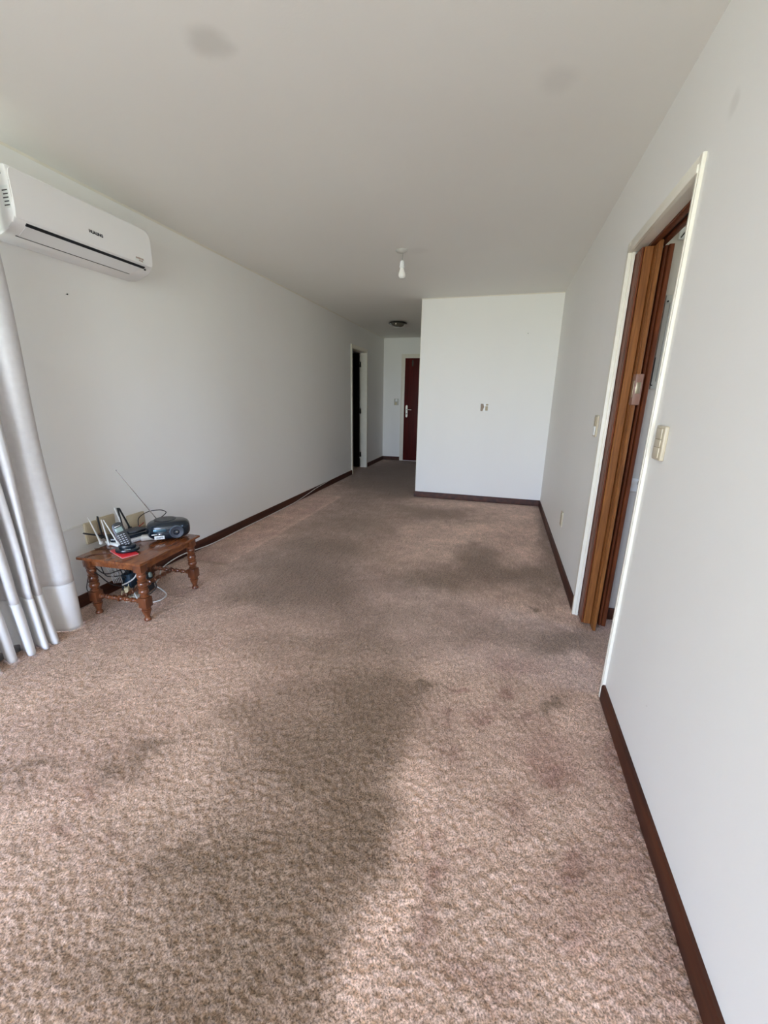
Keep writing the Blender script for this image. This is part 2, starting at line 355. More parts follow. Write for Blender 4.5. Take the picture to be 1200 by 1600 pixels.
    bp = n.nodes.new('ShaderNodeBump'); bp.inputs['Strength'].default_value = .6; bp.inputs['Distance'].default_value = .004
    n.links.new(nz.outputs['Fac'], bp.inputs['Height']); n.links.new(bp.outputs[0], b.inputs['Normal'])
    me.materials.append(m)
    o = bpy.data.objects.new('floor', me); COL.objects.link(o); struct(o)
carpet()
# ------------------------------------------------------------------ room shell
T = .12
def smudge_material(src, spots, name):
    """copy of a paint material with faint round smudges: (centre, radius, strength)"""
    m = src.copy(); m.name = name; n = m.node_tree; b = n.nodes['Principled BSDF']
    base = b.inputs['Base Color'].links[0].from_socket
    g = n.nodes.new('ShaderNodeNewGeometry')
    nz = n.nodes.new('ShaderNodeTexNoise'); nz.inputs['Scale'].default_value = 9
    n.links.new(g.outputs['Position'], nz.inputs['Vector'])
    ad = n.nodes.new('ShaderNodeVectorMath'); ad.operation = 'MULTIPLY_ADD'
    n.links.new(nz.outputs['Color'], ad.inputs[0]); ad.inputs[1].default_value = (.06, .06, .06)
    n.links.new(g.outputs['Position'], ad.inputs[2])
    for c, r, s in spots:
        d = n.nodes.new('ShaderNodeVectorMath'); d.operation = 'DISTANCE'
        n.links.new(ad.outputs[0], d.inputs[0]); d.inputs[1].default_value = [v+.03 for v in c]
        q = n.nodes.new('ShaderNodeMapRange'); q.interpolation_type = 'SMOOTHSTEP'
        q.inputs[1].default_value = r*.3; q.inputs[2].default_value = r; q.inputs[3].default_value = s; q.inputs[4].default_value = 0
        n.links.new(d.outputs['Value'], q.inputs[0])
        mx = n.nodes.new('ShaderNodeMix'); mx.data_type = 'RGBA'
        n.links.new(q.outputs[0], mx.inputs[0]); n.links.new(base, mx.inputs[6]); mx.inputs[7].default_value = (.42, .40, .36, 1)
        base = mx.outputs[2]
    n.links.new(base, b.inputs['Base Color'])
    return m
CEIL2 = smudge_material(CEIL, [((-1.098, 1.57, 2.5), .10, .34), ((.092, 2.051, 2.5), .10, .16), ((-.80, 3.78, 2.5), .12, .10)], 'smudged_ceiling_paint')
WALLR = smudge_material(WALL, [((XR, 1.658, 2.142), .045, .22), ((XR, 1.36, .33), .006, .8)], 'smudged_wall_paint')

m = MB(); m.box((-4.1, -4.15, H), (2.95, 8.95, H+.1)); struct(m.build('ceiling', CEIL2, smooth=False))
# left wall: window opening near the camera, doorway near the hall
m = MB()
m.box((XL-T, 1.42, 0), (XL, 6.76, H)); m.box((XL-T, .70, 2.12), (XL, 1.42, H)); m.box((XL-T, -4.12, 0), (XL, .70, H))
m.box((XL-T, 6.76, 2.105), (XL, 7.525, H)); m.box((XL-T, 7.525, 0), (XL, YB, H))
struct(m.build('wall_left', WALL, smooth=False))
m = MB()
m.box((XR, -4.12, 0), (XR+T, 1.812, H)); m.box((XR, 1.812, 2.06), (XR+T, 2.60, H)); m.box((XR, 2.60, 0), (XR+T, YP, H))
struct(m.build('wall_right', WALLR, smooth=False))
m = MB(); m.box((XP, YP, 0), (XR+T, YB, H)); struct(m.build('wall_partition', WALL, smooth=False))
m = MB(); m.box((-4.02, YB, 0), (XR+T, YB+T, H)); struct(m.build('wall_back', WALL, smooth=False))
m = MB()
m.box((XL, -4.12, 0), (-2.42, -4.0, H)); m.box((.48, -4.12, 0), (XR, -4.0, H)); m.box((-2.42, -4.12, 2.43), (.48, -4.0, H)); m.box((-2.42, -4.12, 0), (.48, -4.0, .03))
struct(m.build('wall_front', WALL, smooth=False))
m = MB(); m.box((-4.02, 6.1, 0), (-3.9, YB, H)); m.box((-3.9, 6.1, 0), (XL-T, 6.22, H)); struct(m.build('wall_side_room', WALL, smooth=False))
m = MB(); m.box((XR+T, 2.60, 0), (2.70, 2.72, H)); struct(m.build('wall_kitchen_far', KWALL, smooth=False))
m = MB(); m.box((XR+T, .78, 0), (2.70, .90, H)); struct(m.build('wall_kitchen_near', KWALL, smooth=False))
m = MB(); m.box((2.70, .78, 0), (2.82, 1.40, H)); m.box((2.70, 2.10, 0), (2.82, 2.72, H)); m.box((2.70, 1.40, 0), (2.82, 2.10, 1.05)); m.box((2.70, 1.40, 1.95), (2.82, 2.10, H))
struct(m.build('wall_kitchen_side', KWALL, smooth=False))
# window frames (aluminium), one at the left wall, one behind the camera, one in the kitchen
def frame(name, ax, fixed, a0, a1, z0, z1, n):
    r = bpy.data.objects.new(name, None); COL.objects.link(r); struct(r)
    w_ = .045
    def bx(a, b, c, d, nm):
        mm = MB()
        if ax == 'x': mm.box((fixed-.03, a, c), (fixed+.03, b, d), .003)
        else: mm.box((a, fixed-.03, c), (b, fixed+.03, d), .003)
        mm.build(nm, GREYM, r)
    bx(a0, a1, z0, z0+w_, 'window_rail'); bx(a0, a1, z1-w_, z1, 'window_rail')
    for i in range(n+1):
        c = a0+w_/2+(a1-a0-w_)*i/n
        bx(c-w_/2, c+w_/2, z0+w_, z1-w_, 'window_stile')
frame('window_1', 'x', XL-.06, .70, 1.42, .0, 2.12, 1)
frame('window_2', 'y', -4.06, -2.42, .48, .03, 2.43, 3)
frame('window_3', 'x', 2.76, 1.40, 2.10, 1.05, 1.95, 1)
# grey sliding door threshold under the curtain
m = MB(); m.box((XL+.001, .70, .0), (-2.345, 1.40, .035), .004); m.box((XL+.02, .70, .035), (XL+.035, 1.40, .05)); m.box((XL+.07, .70, .035), (XL+.085, 1.40, .05))
struct(m.build('trim_1', GREYM))

# baseboards
def bb_profile(t=.014, h=BBH): return [(0, 0), (t, 0), (t, h-.008), (t-.004, h), (0, h)]
def baseboard(name, mat_, *runs):
    """runs: (axis, wall coordinate, sign into the room, start, end)"""
    mm = MB()
    for ax, c, sg, a, b in runs:
        p = [(c+sg*x, z) for x, z in bb_profile()]
        mm.prism(p, a, b, 'y' if ax == 'x' else 'x')
    return struct(mm.build(name, mat_))
baseboard('baseboard_left', BASE, ('x', XL, 1, -4.0, .70), ('x', XL, 1, 1.42, 6.712), ('x', XL, 1, 7.575, YB-.014))
baseboard('baseboard_right', BASE, ('x', XR, -1, -4.0, 1.790), ('x', XR, -1, 2.64, YP-.014))
baseboard('baseboard_partition', BASE, ('y', YP, -1, XP-.014, XR), ('x', XP, -1, YP, YB-.014))
baseboard('baseboard_back', BASE, ('y', YB, -1, XL, -2.105), ('y', YB, -1, -1.20, XP))
baseboard('baseboard_front', BASE, ('y', -4.0, 1, .48, XR-.014))
mm = MB(); mm.box((XR+T, 2.586, 0), (2.70, 2.60, .074), .002); struct(mm.build('baseboard_kitchen', BASE))
# painted caulk line between wall and ceiling
m = MB(); m.prism([(XL, H), (XL+.007, H), (XL+.003, H-.006), (XL, H-.011)], -4.0, YB, 'y'); struct(m.build('trim_2', TRIM))
m = MB(); m.prism([(YP, H), (YP-.005, H), (YP, H-.010)], XP, XR, 'x'); m.box((XP-.002, YP-.002, BBH), (XP+.004, YP+.003, H)); struct(m.build('trim_3', TRIM))

# ------------------------------------------------------------------ right doorway: cream architrave and lining (structure), folding door
r = bpy.data.objects.new('door_1', None); COL.objects.link(r); struct(r); r.location = (XR, 2.2, 0)
W0 = (XR, 2.2, 0)
def architrave(y0, y1, z0, z1, vertical=True, near=True):
    mm = MB()
    if vertical:
        # stepped profile in x,y
        a, b = (y0, y1)
        mm.box((XR-.012, a, z0), (XR+.0, b, z1), .002)
        mm.box((XR-.018, (b-.020) if near else a, z0), (XR-.010, b if near else a+.020, z1), .003)
    return mm
mm = MB(); mm.box((XR-.0125, 1.790, 0), (XR, 1.820, 2.097), .0015); mm.box((XR-.0145, 1.800, 0), (XR-.010, 1.810, 2.07), .001)
mm.build('architrave', TRIM, r, world=W0)
mm = MB(); mm.box((XR-.013, 2.583, 0), (XR, 2.640, 2.097), .002); mm.box((XR-.019, 2.583, 0), (XR-.010, 2.606, 2.065), .003)
mm.build('architrave', TRIM, r, world=W0)
mm = MB(); mm.box((XR-.013, 1.812, 2.043), (XR, 2.583, 2.097), .002); mm.box((XR-.019, 1.80, 2.043), (XR-.010, 2.60, 2.068), .003)
mm.build('architrave', TRIM, r, world=W0)
mm = MB(); mm.box((XR, 1.812, 0), (XR+T, 1.820, 2.045)); mm.build('jamb_lining', TRIM, r, world=W0)
mm = MB(); mm.box((XR, 2.577, 0), (XR+.014, 2.60, 2.045), .002); mm.build('jamb_lining', TRIM, r, world=W0)
mm = MB(); mm.box((XR, 1.812, 2.045), (XR+.045, 2.577, 2.06)); mm.box((XR+.115, 1.812, 2.045), (XR+.12, 2.60, 2.06)); mm.build('head_lining', TRIM, r, world=W0)

fd = thing('folding_door', 'honey brown wooden folding door stacked open against the far side of the right doorway', 'folding door', (XR+.08, 2.53, 0))
FW = (XR+.08, 2.53, 0)
def leaf(x0, x1, y0, y1, m_, z0=.012, z1=2.034, groove=True):
    # plan outline with a shallow groove on the room side and on the edge
    pts = [(x0, y1), (x0, y0+.034), (x0+.003, y0+.031), (x0+.003, y0+.028), (x0, y0+.025), (x0, y0+.004), (x0+.004, y0),
           (x1-.004, y0), (x1, y0+.004), (x1, y1)]
    return MB().prism(pts, z0, z1, 'z').build('door_leaf', m_, fd, world=FW)
leaf(.5735, .5835, 2.474, 2.596, OAKD)
leaf(.5845, .6240, 2.470, 2.596, OAK)
leaf(.6250, .6430, 2.405, 2.596, OAK, z0=.004, z1=2.040)
leaf(.6440, .6640, 2.520, 2.596, OAKD)
leaf(.6680, .6830, 2.470, 2.596, OAKD)
leaf(.6840, .7060, 2.462, 2.585, OAKD, z1=2.036)
MB().box((XR+.046, 1.813, 2.036), (XR+.072, 2.596, 2.059), .002).box((XR+.090, 1.813, 2.036), (XR+.114, 2.596, 2.059), .002).build('overhead_track', OAKD, fd, world=FW)
MB().box((XR+.073, 1.813, 2.048), (XR+.089, 2.596, 2.059)).build('track_slot', ACD, fd, world=FW)
hb = MB().box((.6180, 2.385, 1.302), (.6540, 2.440, 1.452), .005).build('handle_block', mat('pinkish_brown_plastic', (.27, .14, .10), rough=.4), fd, world=FW)
MB().box((.6250, 2.3835, 1.358), (.6460, 2.3855, 1.412), .001).box((.6165, 2.395, 1.34), (.6185, 2.43, 1.42), .0008).build('lock_plate', mat('dull_brass', (.45, .38, .27), rough=.35, metal=.9), hb, world=FW)
# ------------------------------------------------------------------ left doorway with a dark door standing open into the unlit room
r2 = bpy.data.objects.new('door_2', None); COL.objects.link(r2); struct(r2); r2.location = (XL, 7.14, 0)
W2 = (XL, 7.14, 0)
MB().box((XL, 6.71, 0), (XL+.014, 6.765, 2.158), .002).build('architrave', TRIM, r2, world=W2)
MB().box((XL, 7.520, 0), (XL+.014, 7.573, 2.158), .002).build('architrave', TRIM, r2, world=W2)
MB().box((XL, 6.765, 2.103), (XL+.014, 7.520, 2.158), .002).build('architrave', TRIM, r2, world=W2)
MB().box((XL-T, 6.76, 0), (XL, 6.766, 2.10)).build('jamb_lining', TRIM, r2, world=W2)
MB().box((XL-T, 7.519, 0), (XL, 7.525, 2.10)).build('jamb_lining', TRIM, r2, world=W2)
MB().box((XL-T, 6.766, 2.098), (XL, 7.519, 2.105)).build('head_lining', TRIM, r2, world=W2)
t = thing('interior_door', 'dark interior door swung open into the unlit room off the left wall', 'door', (XL-T-.01, 7.50, .01))
WD = (XL-T-.01, 7.50, .01)
MB().box((XL-T-.76, 7.475, .012), (XL-T-.012, 7.512, 2.09), .002).build('door_leaf', DOORDARK, t, world=WD)
for z in (.25, 1.07, 1.90):
    MB().lathe([(.007, z-.045), (.007, z+.045)], 12, XF((XL-T-.004, 7.512, 0))).box((XL-T-.004, 7.5155, z-.045), (XL-T+.022, 7.519, z+.045)).build('hinge', DBRONZE, t, world=WD)

# ------------------------------------------------------------------ entrance door at the end of the hall
r3 = bpy.data.objects.new('door_3', None); COL.objects.link(r3); struct(r3); r3.location = (-1.65, YB, 0)
W3 = (-1.65, YB, 0)
for a, b, c, d in ((-2.105, -2.045, 0, 2.185), (-1.255, -1.195, 0, 2.185), (-2.045, -1.255, 2.125, 2.185)):
    MB().box((a, YB-.018, c), (b, YB, d), .002).build('architrave', TRIM, r3, world=W3)
for a, b, c, d in ((-2.045, -2.030, 0, 2.125), (-1.270, -1.255, 0, 2.125), (-2.030, -1.270, 2.11, 2.125)):
    MB().box((a, YB-.010, c), (b, YB, d)).build('door_stop', TRIM, r3, world=W3)
t = thing('entrance_door', 'dark red mahogany entrance door at the far end of the hall', 'door', (-1.65, YB-.02, 0))
WD = (-1.65, YB-.02, 0)
MB().box((-2.028, YB-.008, .01), (-1.272, YB-.001, 2.108), .001).build('door_leaf', DOORRED, t, world=WD)
pl = MB().prism([(-.021, -.10), (-.012, -.125), (.012, -.125), (.021, -.10), (.021, .10), (.012, .125), (-.012, .125), (-.021, .10)], -.004, 0, 'y', XF((-1.972, YB-.008, 1.05))).build('lock_plate', CHROME, t, world=WD)
MB().tube([(-1.972, YB-.012, 1.085), (-1.972, YB-.050, 1.085)], .009, 10).tube([(-1.972, YB-.050, 1.085), (-1.92, YB-.052, 1.083), (-1.862, YB-.050, 1.080)], .008, 10).build('lever_handle', CHROME, pl, world=WD)
MB().lathe([(.011, 0), (.011, .012), (.007, .014)], 16, XF((-1.972, YB-.012, .995), rx=math.pi/2)).build('lock_cylinder', DBRONZE, pl, world=WD)
MB().prism([(-.016, -.05), (0, -.066), (.016, -.05), (.016, .05), (0, .062), (-.016, .05)], -.006, 0, 'y', XF((-1.87, YB-.008, 2.01))).build('door_plaque', DBRONZE, t, world=WD)

# ------------------------------------------------------------------ split air conditioner
AX, AY0, AY1 = XL+.001, 1.652, 2.466
WA = (XL, (AY0+AY1)/2, 2.05)
ac = thing('air_conditioner', 'white split air conditioner mounted high on the left wall near the curtain', 'air conditioner', WA)
prof = [(0, 2.325), (.175, 2.329), (.192, 2.324), (.200, 2.312), (.2045, 2.26), (.2060, 2.19), (.2045, 2.135), (.200, 2.118), (.192, 2.104),
        (.180, 2.0935), (.150, 2.0735), (.118, 2.0560), (.085, 2.0455), (.050, 2.041), (0, 2.043)]
mm = MB(); mm.prism([(AX+a, b) for a, b in prof], AY0, AY1, 'y', bev=.012)
mm.build('housing', ACW, ac, world=WA, angle=28)
# front panel, slightly proud, with rounded corners
pts = []
rr_ = .045
def fx(z): return float(np.interp(z, [2.104, 2.118, 2.135, 2.19, 2.26, 2.312], [.192, .200, .2045, .2060, .2045, .200]))
mm = MB()
zs = [2.112, 2.116, 2.125, 2.14, 2.17, 2.20, 2.23, 2.26, 2.285, 2.30, 2.308, 2.314]
rows = []
for z in zs:
    ins = 0
    if z > 2.314-rr_: k = (z-(2.314-rr_))/rr_; ins = rr_*(1-math.sqrt(max(0, 1-k*k)))
    if z < 2.112+.012: k = ((2.112+.012)-z)/.012; ins = .012*(1-math.sqrt(max(0, 1-k*k)))
    rows.append([mm.bm.verts.new((AX+fx(z)+.0035, y, z)) for y in (AY0+.006+ins*.3, AY1-.006-ins)] + [mm.bm.verts.new((AX+fx(z)-.004, y, z)) for y in (AY1-.004-ins, AY0+.004+ins*.3)])
for a, b in zip(rows, rows[1:]):
    for i in range(4): mm.bm.faces.new((a[i], a[(i+1) % 4], b[(i+1) % 4], b[i]))
mm.bm.faces.new(rows[0]); mm.bm.faces.new(rows[-1])
mm.build('front_panel', ACW, ac, world=WA, angle=28)
def strip_on_profile(p0, p1, y0, y1, out, thick, name, m_, taper=0.):
    (xa, za), (xb, zb) = p0, p1
    d = Vector((xb-xa, 0, zb-za)).normalized(); nrm = Vector((-d.z, 0, d.x))
    if nrm.z > 0: nrm = -nrm
    mm_ = MB(); A = Vector((AX+xa, 0, za)); B = Vector((AX+xb, 0, zb))
    vs = []
    for o_ in (out, out-thick):
        for P, (ya, yb) in ((A, (y0, y1)), (B, (y0+taper*0, y1-taper))):
            for y in (ya, yb):
                q = P+nrm*o_; vs.append(mm_.bm.verts.new((q.x, y, q.z)))
    bm = mm_.bm
    for f in ((0, 1, 3, 2), (4, 5, 7, 6), (0, 1, 5, 4), (2, 3, 7, 6), (0, 2, 6, 4), (1, 3, 7, 5)): bm.faces.new([vs[i] for i in f])
    return mm_.build(name, m_, ac, world=WA, smooth=False)
strip_on_profile((.1935, 2.1035), (.1830, 2.0930), 1.708, 2.408, .0022, .006, 'air_slot', ACD, .006)
strip_on_profile((.1825, 2.0950), (.1200, 2.0570), 1.712, 2.400, .0022, .006, 'air_flap', mat('flap_plastic', (.74, .74, .74), rough=.4), .05)
strip_on_profile((.1195, 2.0568), (.1150, 2.0550), 1.700, 2.352, .0020, .005, 'air_slot', ACD)
MB().box((AX+.1810, 2.408, 2.0850), (AX+.1900, 2.418, 2.0940), .002).build('indicator_window', ACD, ac, world=WA)
text_mesh('HUALING', .0195, GREYT, ac, Matrix.Translation((AX+.2095-XL, 2.071-WA[1], 2.1785-WA[2])) @ Matrix.Rotation(math.pi/2, 4, 'Z') @ Matrix.Rotation(math.pi/2, 4, 'X') @ Matrix.Rotation(math.radians(-1), 4, 'Z'), bold=.0012)
sk = MB().box((AX+.2070, 2.325, 2.118), (AX+.2080, 2.398, 2.146)).build('energy_sticker', STICK, ac, world=WA)
text_mesh('INVERTER', .0130, BROWNT, sk, Matrix.Translation((AX+.2084-XL, 2.360-WA[1], 2.137-WA[2])) @ Matrix.Rotation(math.pi/2, 4, 'Z') @ Matrix.Rotation(math.pi/2, 4, 'X'), bold=.0005)
text_mesh('R410A', .0110, BROWNT, sk, Matrix.Translation((AX+.2084-XL, 2.367-WA[1], 2.125-WA[2])) @ Matrix.Rotation(math.pi/2, 4, 'Z') @ Matrix.Rotation(math.pi/2, 4, 'X'), bold=.0004)
# side labels on the near end
s2 = MB().box((AX+.150, AY0-.0008, 2.150), (AX+.196, AY0+.0004, 2.240)).build('rating_sticker', STICK, ac, world=WA)
mm = MB()
for i in range(5): mm.box((AX+.156+.004*(i % 2), AY0-.0012, 2.158+i*.015), (AX+.190, AY0-.0007, 2.163+i*.015))
mm.build('printed_lines', GREYT, s2, world=WA)
MB().box((AX+.152, AY0-.0012, 2.285), (AX+.168, AY0+.001, 2.300)).build('side_hole', ACD, ac, world=WA)

# ------------------------------------------------------------------ curtain
def catmull(P, n=8):
    P = [Vector(p) for p in P]; E_ = [2*P[0]-P[1]]+P+[2*P[-1]-P[-2]]; Q = []
    for i in range(1, len(E_)-2):
        p0, p1, p2, p3 = E_[i-1:i+3]
        for k in range(n):
            t = k/n; Q.append(.5*((2*p1)+(p2-p0)*t+(2*p0-5*p1+4*p2-p3)*t*t+(3*p1-p0-3*p2+p3)*t**3))
    Q.append(P[-1]); return Q
plan = [(-2.43, 1.595), (-2.36, 1.598), (-2.305, 1.588), (-2.272, 1.565), (-2.266, 1.530), (-2.283, 1.498), (-2.335, 1.478), (-2.352, 1.458), (-2.325, 1.446),
        (-2.262, 1.418), (-2.240, 1.398), (-2.252, 1.384), (-2.318, 1.392), (-2.338, 1.380), (-2.318, 1.368),
        (-2.254, 1.362), (-2.240, 1.350), (-2.254, 1.338), (-2.325, 1.348), (-2.345, 1.334), (-2.325, 1.318), (-2.266, 1.312), (-2.242, 1.290), (-2.262, 1.272),
        (-2.340, 1.300), (-2.372, 1.282), (-2.350, 1.262), (-2.285, 1.236), (-2.262, 1.216), (-2.280, 1.200), (-2.350, 1.222), (-2.378, 1.200), (-2.35, 1.170), (-2.27, 1.145), (-2.250, 1.115), (-2.275, 1.095),
        (-2.35, 1.12), (-2.38, 1.09), (-2.35, 1.06), (-2.27, 1.04), (-2.255, 1.01), (-2.28, .985), (-2.35, 1.005), (-2.38, .975), (-2.35, .94), (-2.27, .915), (-2.26, .88), (-2.30, .86), (-2.36, .875)]
hem = catmull([(a, b, 0) for a, b in plan], 6)
def curtain_pt(i, z):
    p = hem[i]; t = i/(len(hem)-1)
    k = z/2.32
    xm = -2.315
    # folds spread towards the heading, hem kicks out into the room
    y = p.y + (t*.34)*(-k)*0 + .030*k*(-1)*(1-t)
    y2 = 1.575-(1.575-y)*(1+.22*k)
    x = xm + (p.x-xm)*(1-.25*k*k)
    x += .018*math.sin(t*23+z*3.1)*k*(1-k)*2
    y2 += .012*math.sin(t*17+z*4.0)*k*(1-k)*2
    if t > .17:
        kick = max(0, 1-z/.30)**1.7
        x += .010*kick*math.sin(t*40); y2 -= .012*kick
        if x > -2.31: x += .012*kick-.014*math.exp(-((z-.33)/.07)**2)*(.5+.5*math.sin(t*51))
    x -= .026*min(1, z/.28)**.8*min(1, max(0, (t-.15)/.06))
    return Vector((x, y2, z))
def sheet(z0, z1, nz_, off, name, parent, m_):
    mm_ = MB(); rows_ = []
    zs_ = [z0+(z1-z0)*i/nz_ for i in range(nz_+1)]
    n_ = len(hem)
    for z in zs_:
        row = []
        P = [curtain_pt(i, z) for i in range(n_)]
        for i in range(n_):
            d = (P[min(i+1, n_-1)]-P[max(i-1, 0)]); nn = Vector((-d.y, d.x, 0)).normalized()
            if i < 4 and nn.x < 0: pass
            row.append(P[i]-nn*0+nn*off)
        rows_.append([mm_.bm.verts.new(q) for q in row])
    for a, b in zip(rows_, rows_[1:]):
        for i in range(n_-1): mm_.bm.faces.new((a[i], a[i+1], b[i+1], b[i]))
    o_ = mm_.build(name, m_, parent, world=(-2.31, 1.3, 0), angle=80)
    sd = o_.modifiers.new('thickness', 'SOLIDIFY'); sd.thickness = .0022; sd.offset = 0
    return o_
cu = thing('curtain', 'off-white floor-length curtain drawn aside in soft folds at the left edge', 'curtain', (-2.31, 1.3, 0))
sheet(.283, 2.30, 46, 0, 'drape', cu, CURT)
sheet(.004, .286, 16, .0011, 'hem', cu, mat('curtain_hem_fabric', (.765, .765, .77), rough=.9, bump=.35, bscale=900))
t = thing('curtain_rail', 'white curtain rail above the balcony window', 'curtain rail', (-2.33, .9, 2.33))
WT = (-2.33, .9, 2.33)
MB().box((-2.345, .60, 2.305), (-2.315, 1.60, 2.33), .003).build('rail', WHITEP, t, world=WT)
for y in (.68, 1.50): MB().box((XL, y-.01, 2.31), (-2.345, y+.01, 2.325), .002).build('bracket', WHITEP, t, world=WT)

# ------------------------------------------------------------------ ceiling fittings
RX, RY = -.930, 3.73
t = thing('pendant_light', 'bare bulb pendant hanging from the middle of the living room ceiling', 'pendant light', (RX, RY, H))
MB().lathe([(.002, -.022), (.018, -.021), (.040, -.012), (.050, -.003), (.050, 0)][::1], 32).build('ceiling_rose', mat('greyish_white_plastic', (.55, .54, .50), rough=.3), t)
MB().tube([(.012, 0, -.015), (.010, 0, -.05), (.008, 0, -.082)], .003, 8).build('flex', GCAB, t)
MB().lathe([(.006, -.076), (.013, -.080), (.018, -.092), (.0185, -.118), (.0215, -.121), (.0215, -.131), (.018, -.134)], 24, XF((.008, 0, 0))).build('lamp_holder', WPLAS, t)
MB().lathe([(.0165, -.132), (.018, -.142), (.0235, -.158), (.029, -.174), (.0300, -.186), (.0265, -.200), (.016, -.210), (.002, -.2125)], 28, XF((.008, 0, 0))).build('bulb', BULB, t)
t = thing('flush_ceiling_light', 'round flush ceiling light with smoky glass bowl and dark bronze rim in the hall', 'ceiling light', (-1.765, 6.95, H))
MB().lathe([(.075, 0), (.128, -.004), (.148, -.016), (.150, -.026), (.140, -.030), (.10, -.026)], 40).build('rim', DBRONZE, t)
MB().lathe([(.118, -.022), (.112, -.040), (.090, -.060), (.055, -.074), (.002, -.080)], 40).build('glass_bowl', FROST, t)
for k in range(3):
    a = .5+k*2*math.pi/3
    MB().box((-.008, -.004, -.050), (.010, .004, -.022), .002, M=XF((.112*math.cos(a), .112*math.sin(a), 0), rz=a)).build('clip', CHROME, t)

# ------------------------------------------------------------------ switches and sockets
def plate_x(name, label, cat, y, z, wy, hz, face=-1, X=XR, thick=.010, mt=BEIGE, rockers=2, group=None):
    t_ = thing(name, label, cat, (X, y, z), 0, group)
    mm_ = MB(); x0, x1 = (X+face*thick, X) if face < 0 else (X, X+thick)
    mm_.box((x0, y-wy/2, z-hz/2), (x1, y+wy/2, z+hz/2), .003, 3); mm_.build('plate', mt, t_, world=(X, y, z))
    return t_
W_ = (XR, 1.686, 1.176)
t = thing('light_switch', 'large beige light switch on the right wall, just left of frame edge side of the doorway nearest the viewer', 'light switch', W_)
t['label'] = 'larger beige light switch on the near side of the right doorway'
MB().box((XR-.014, 1.640, 1.118), (XR, 1.724, 1.238), .004, 3).build('plate', BEIGE, t, world=W_)
for z0, z1 in ((1.126, 1.163), (1.165, 1.191), (1.193, 1.230)):
    MB().box((XR-.0175, 1.658, z0), (XR-.012, 1.712, z1), .0015).build('rocker', BEIGE, t, world=W_)
W_ = (XR, 2.795, 1.170)
t = thing('light_switch', 'smaller beige light switch on the far side of the right doorway', 'light switch', W_)
MB().box((XR-.010, 2.752, 1.108), (XR, 2.836, 1.236), .003, 3).build('plate', BEIGE, t, world=W_)
MB().box((XR-.014, 2.772, 1.174), (XR-.009, 2.816, 1.226), .0015).build('rocker', BEIGED, t, world=W_)
MB().box((XR-.014, 2.772, 1.118), (XR-.009, 2.816, 1.170), .0015).build('rocker', WPLAS, t, world=W_)
W_ = (XR, 3.567, .359)
t = thing('wall_socket', 'low beige wall socket on the right wall beyond the doorway', 'wall socket', W_)
MB().box((XR-.010, 3.527, .298), (XR, 3.610, .424), .003, 3).build('plate', BEIGE, t, world=W_)
MB().box((XR-.013, 3.545, .315), (XR-.009, 3.592, .407), .0015).build('socket_insert', BEIGED, t, world=W_)
W_ = (-.232, YP, 1.219)
t = thing('wall_socket', 'pale aged wall plate at mid height of the white partition wall', 'wall socket', W_)
MB().box((-.286, YP-.008, 1.168), (-.178, YP, 1.270), .003, 3).build('plate', WPLAS, t, world=W_)
MB().prism([(-.280, 1.178), (-.255, 1.174), (-.236, 1.225), (-.248, 1.264), (-.280, 1.264)], YP-.011, YP-.006, 'y').build('worn_insert', mat('brown_worn_plastic', (.30, .23, .17), rough=.6), t, world=W_)
MB().box((-.222, YP-.013, 1.182), (-.190, YP-.006, 1.236), .003).box((-.216, YP-.012, 1.244), (-.188, YP-.006, 1.262), .001).build('rocker', BEIGED, t, world=W_)
W_ = (-2.197, YB, 1.237)
t = thing('light_switch', 'small worn switch plate on the hall end wall beside the entrance door', 'light switch', W_)
MB().box((-2.250, YB-.009, 1.170), (-2.148, YB, 1.304), .003).build('plate', mat('grey_worn_plate', (.52, .50, .44), rough=.5), t, world=W_)
MB().box((-2.220, YB-.014, 1.245), (-2.180, YB-.008, 1.296), .002).build('rocker', WPLAS, t, world=W_)
MB().box((-2.228, YB-.014, 1.178), (-2.190, YB-.008, 1.228), .002).build('rocker', CREAMC, t, world=W_)
# nails
def nail(label, p, d):
    tag(MB().lathe([(.0015, 0), (.0015, .010), (.004, .0105), (.004, .0125)], 10, Matrix.Translation(p) @ Vector((0, 0, 1)).rotation_difference(Vector(d)).to_matrix().to_4x4()).build('nail', DBRONZE, None, world=p), label, 'nail')
nail('small dark nail on the left wall below the air conditioner', (XL, 2.0, 1.866), (1, 0, 0))
nail('small dark nail in the upper right of the partition wall', (.20, YP, 2.073), (0, -1, 0))

# ------------------------------------------------------------------ kitchen wall seen through the right doorway
W_ = (.90, 2.60, 1.61)
t = thing('fuse_box', 'painted fuse box with a narrow door, seen through the right doorway', 'fuse box', W_)
MB().box((.746, 2.588, 1.386), (1.05, 2.60, 1.842), .002).build('box_frame', mat('greenish_white_paint', (.52, .515, .47), rough=.5), t, world=W_)
dr = MB().box((.766, 2.580, 1.425), (1.035, 2.589, 1.806), .002).build('box_door', mat('grey_green_paint', (.47, .475, .45), rough=.5), t, world=W_)
MB().box((.7445, 2.584, 1.405), (.7475, 2.592, 1.545)).build('dark_gap', BLACKM, t, world=W_)
for q in ((.749, 1.405), (.755, 1.812)): MB().lathe([(.004, 0), (.004, .007)], 10, XF((q[0], 2.588, q[1]), rx=math.pi/2)).build('hinge_pin', BLACKM, t, world=W_)
W_ = (.79, 2.60, .860)
t = thing('wall_socket', 'white socket with a black plug on the wall beyond the right doorway', 'wall socket', W_)
MB().box((.736, 2.588, .822), (.850, 2.60, .898), .003).build('plate', WPLAS, t, world=W_)
MB().box((.7720, 2.560, .862), (.800, 2.589, .886), .004).build('black_plug', BLACKP, t, world=W_)
MB().tube([(.776, 2.562, .868), (.774, 2.556, .84), (.772, 2.560, .796)], .0028, 8).build('plug_lead', BCAB, t, world=W_)
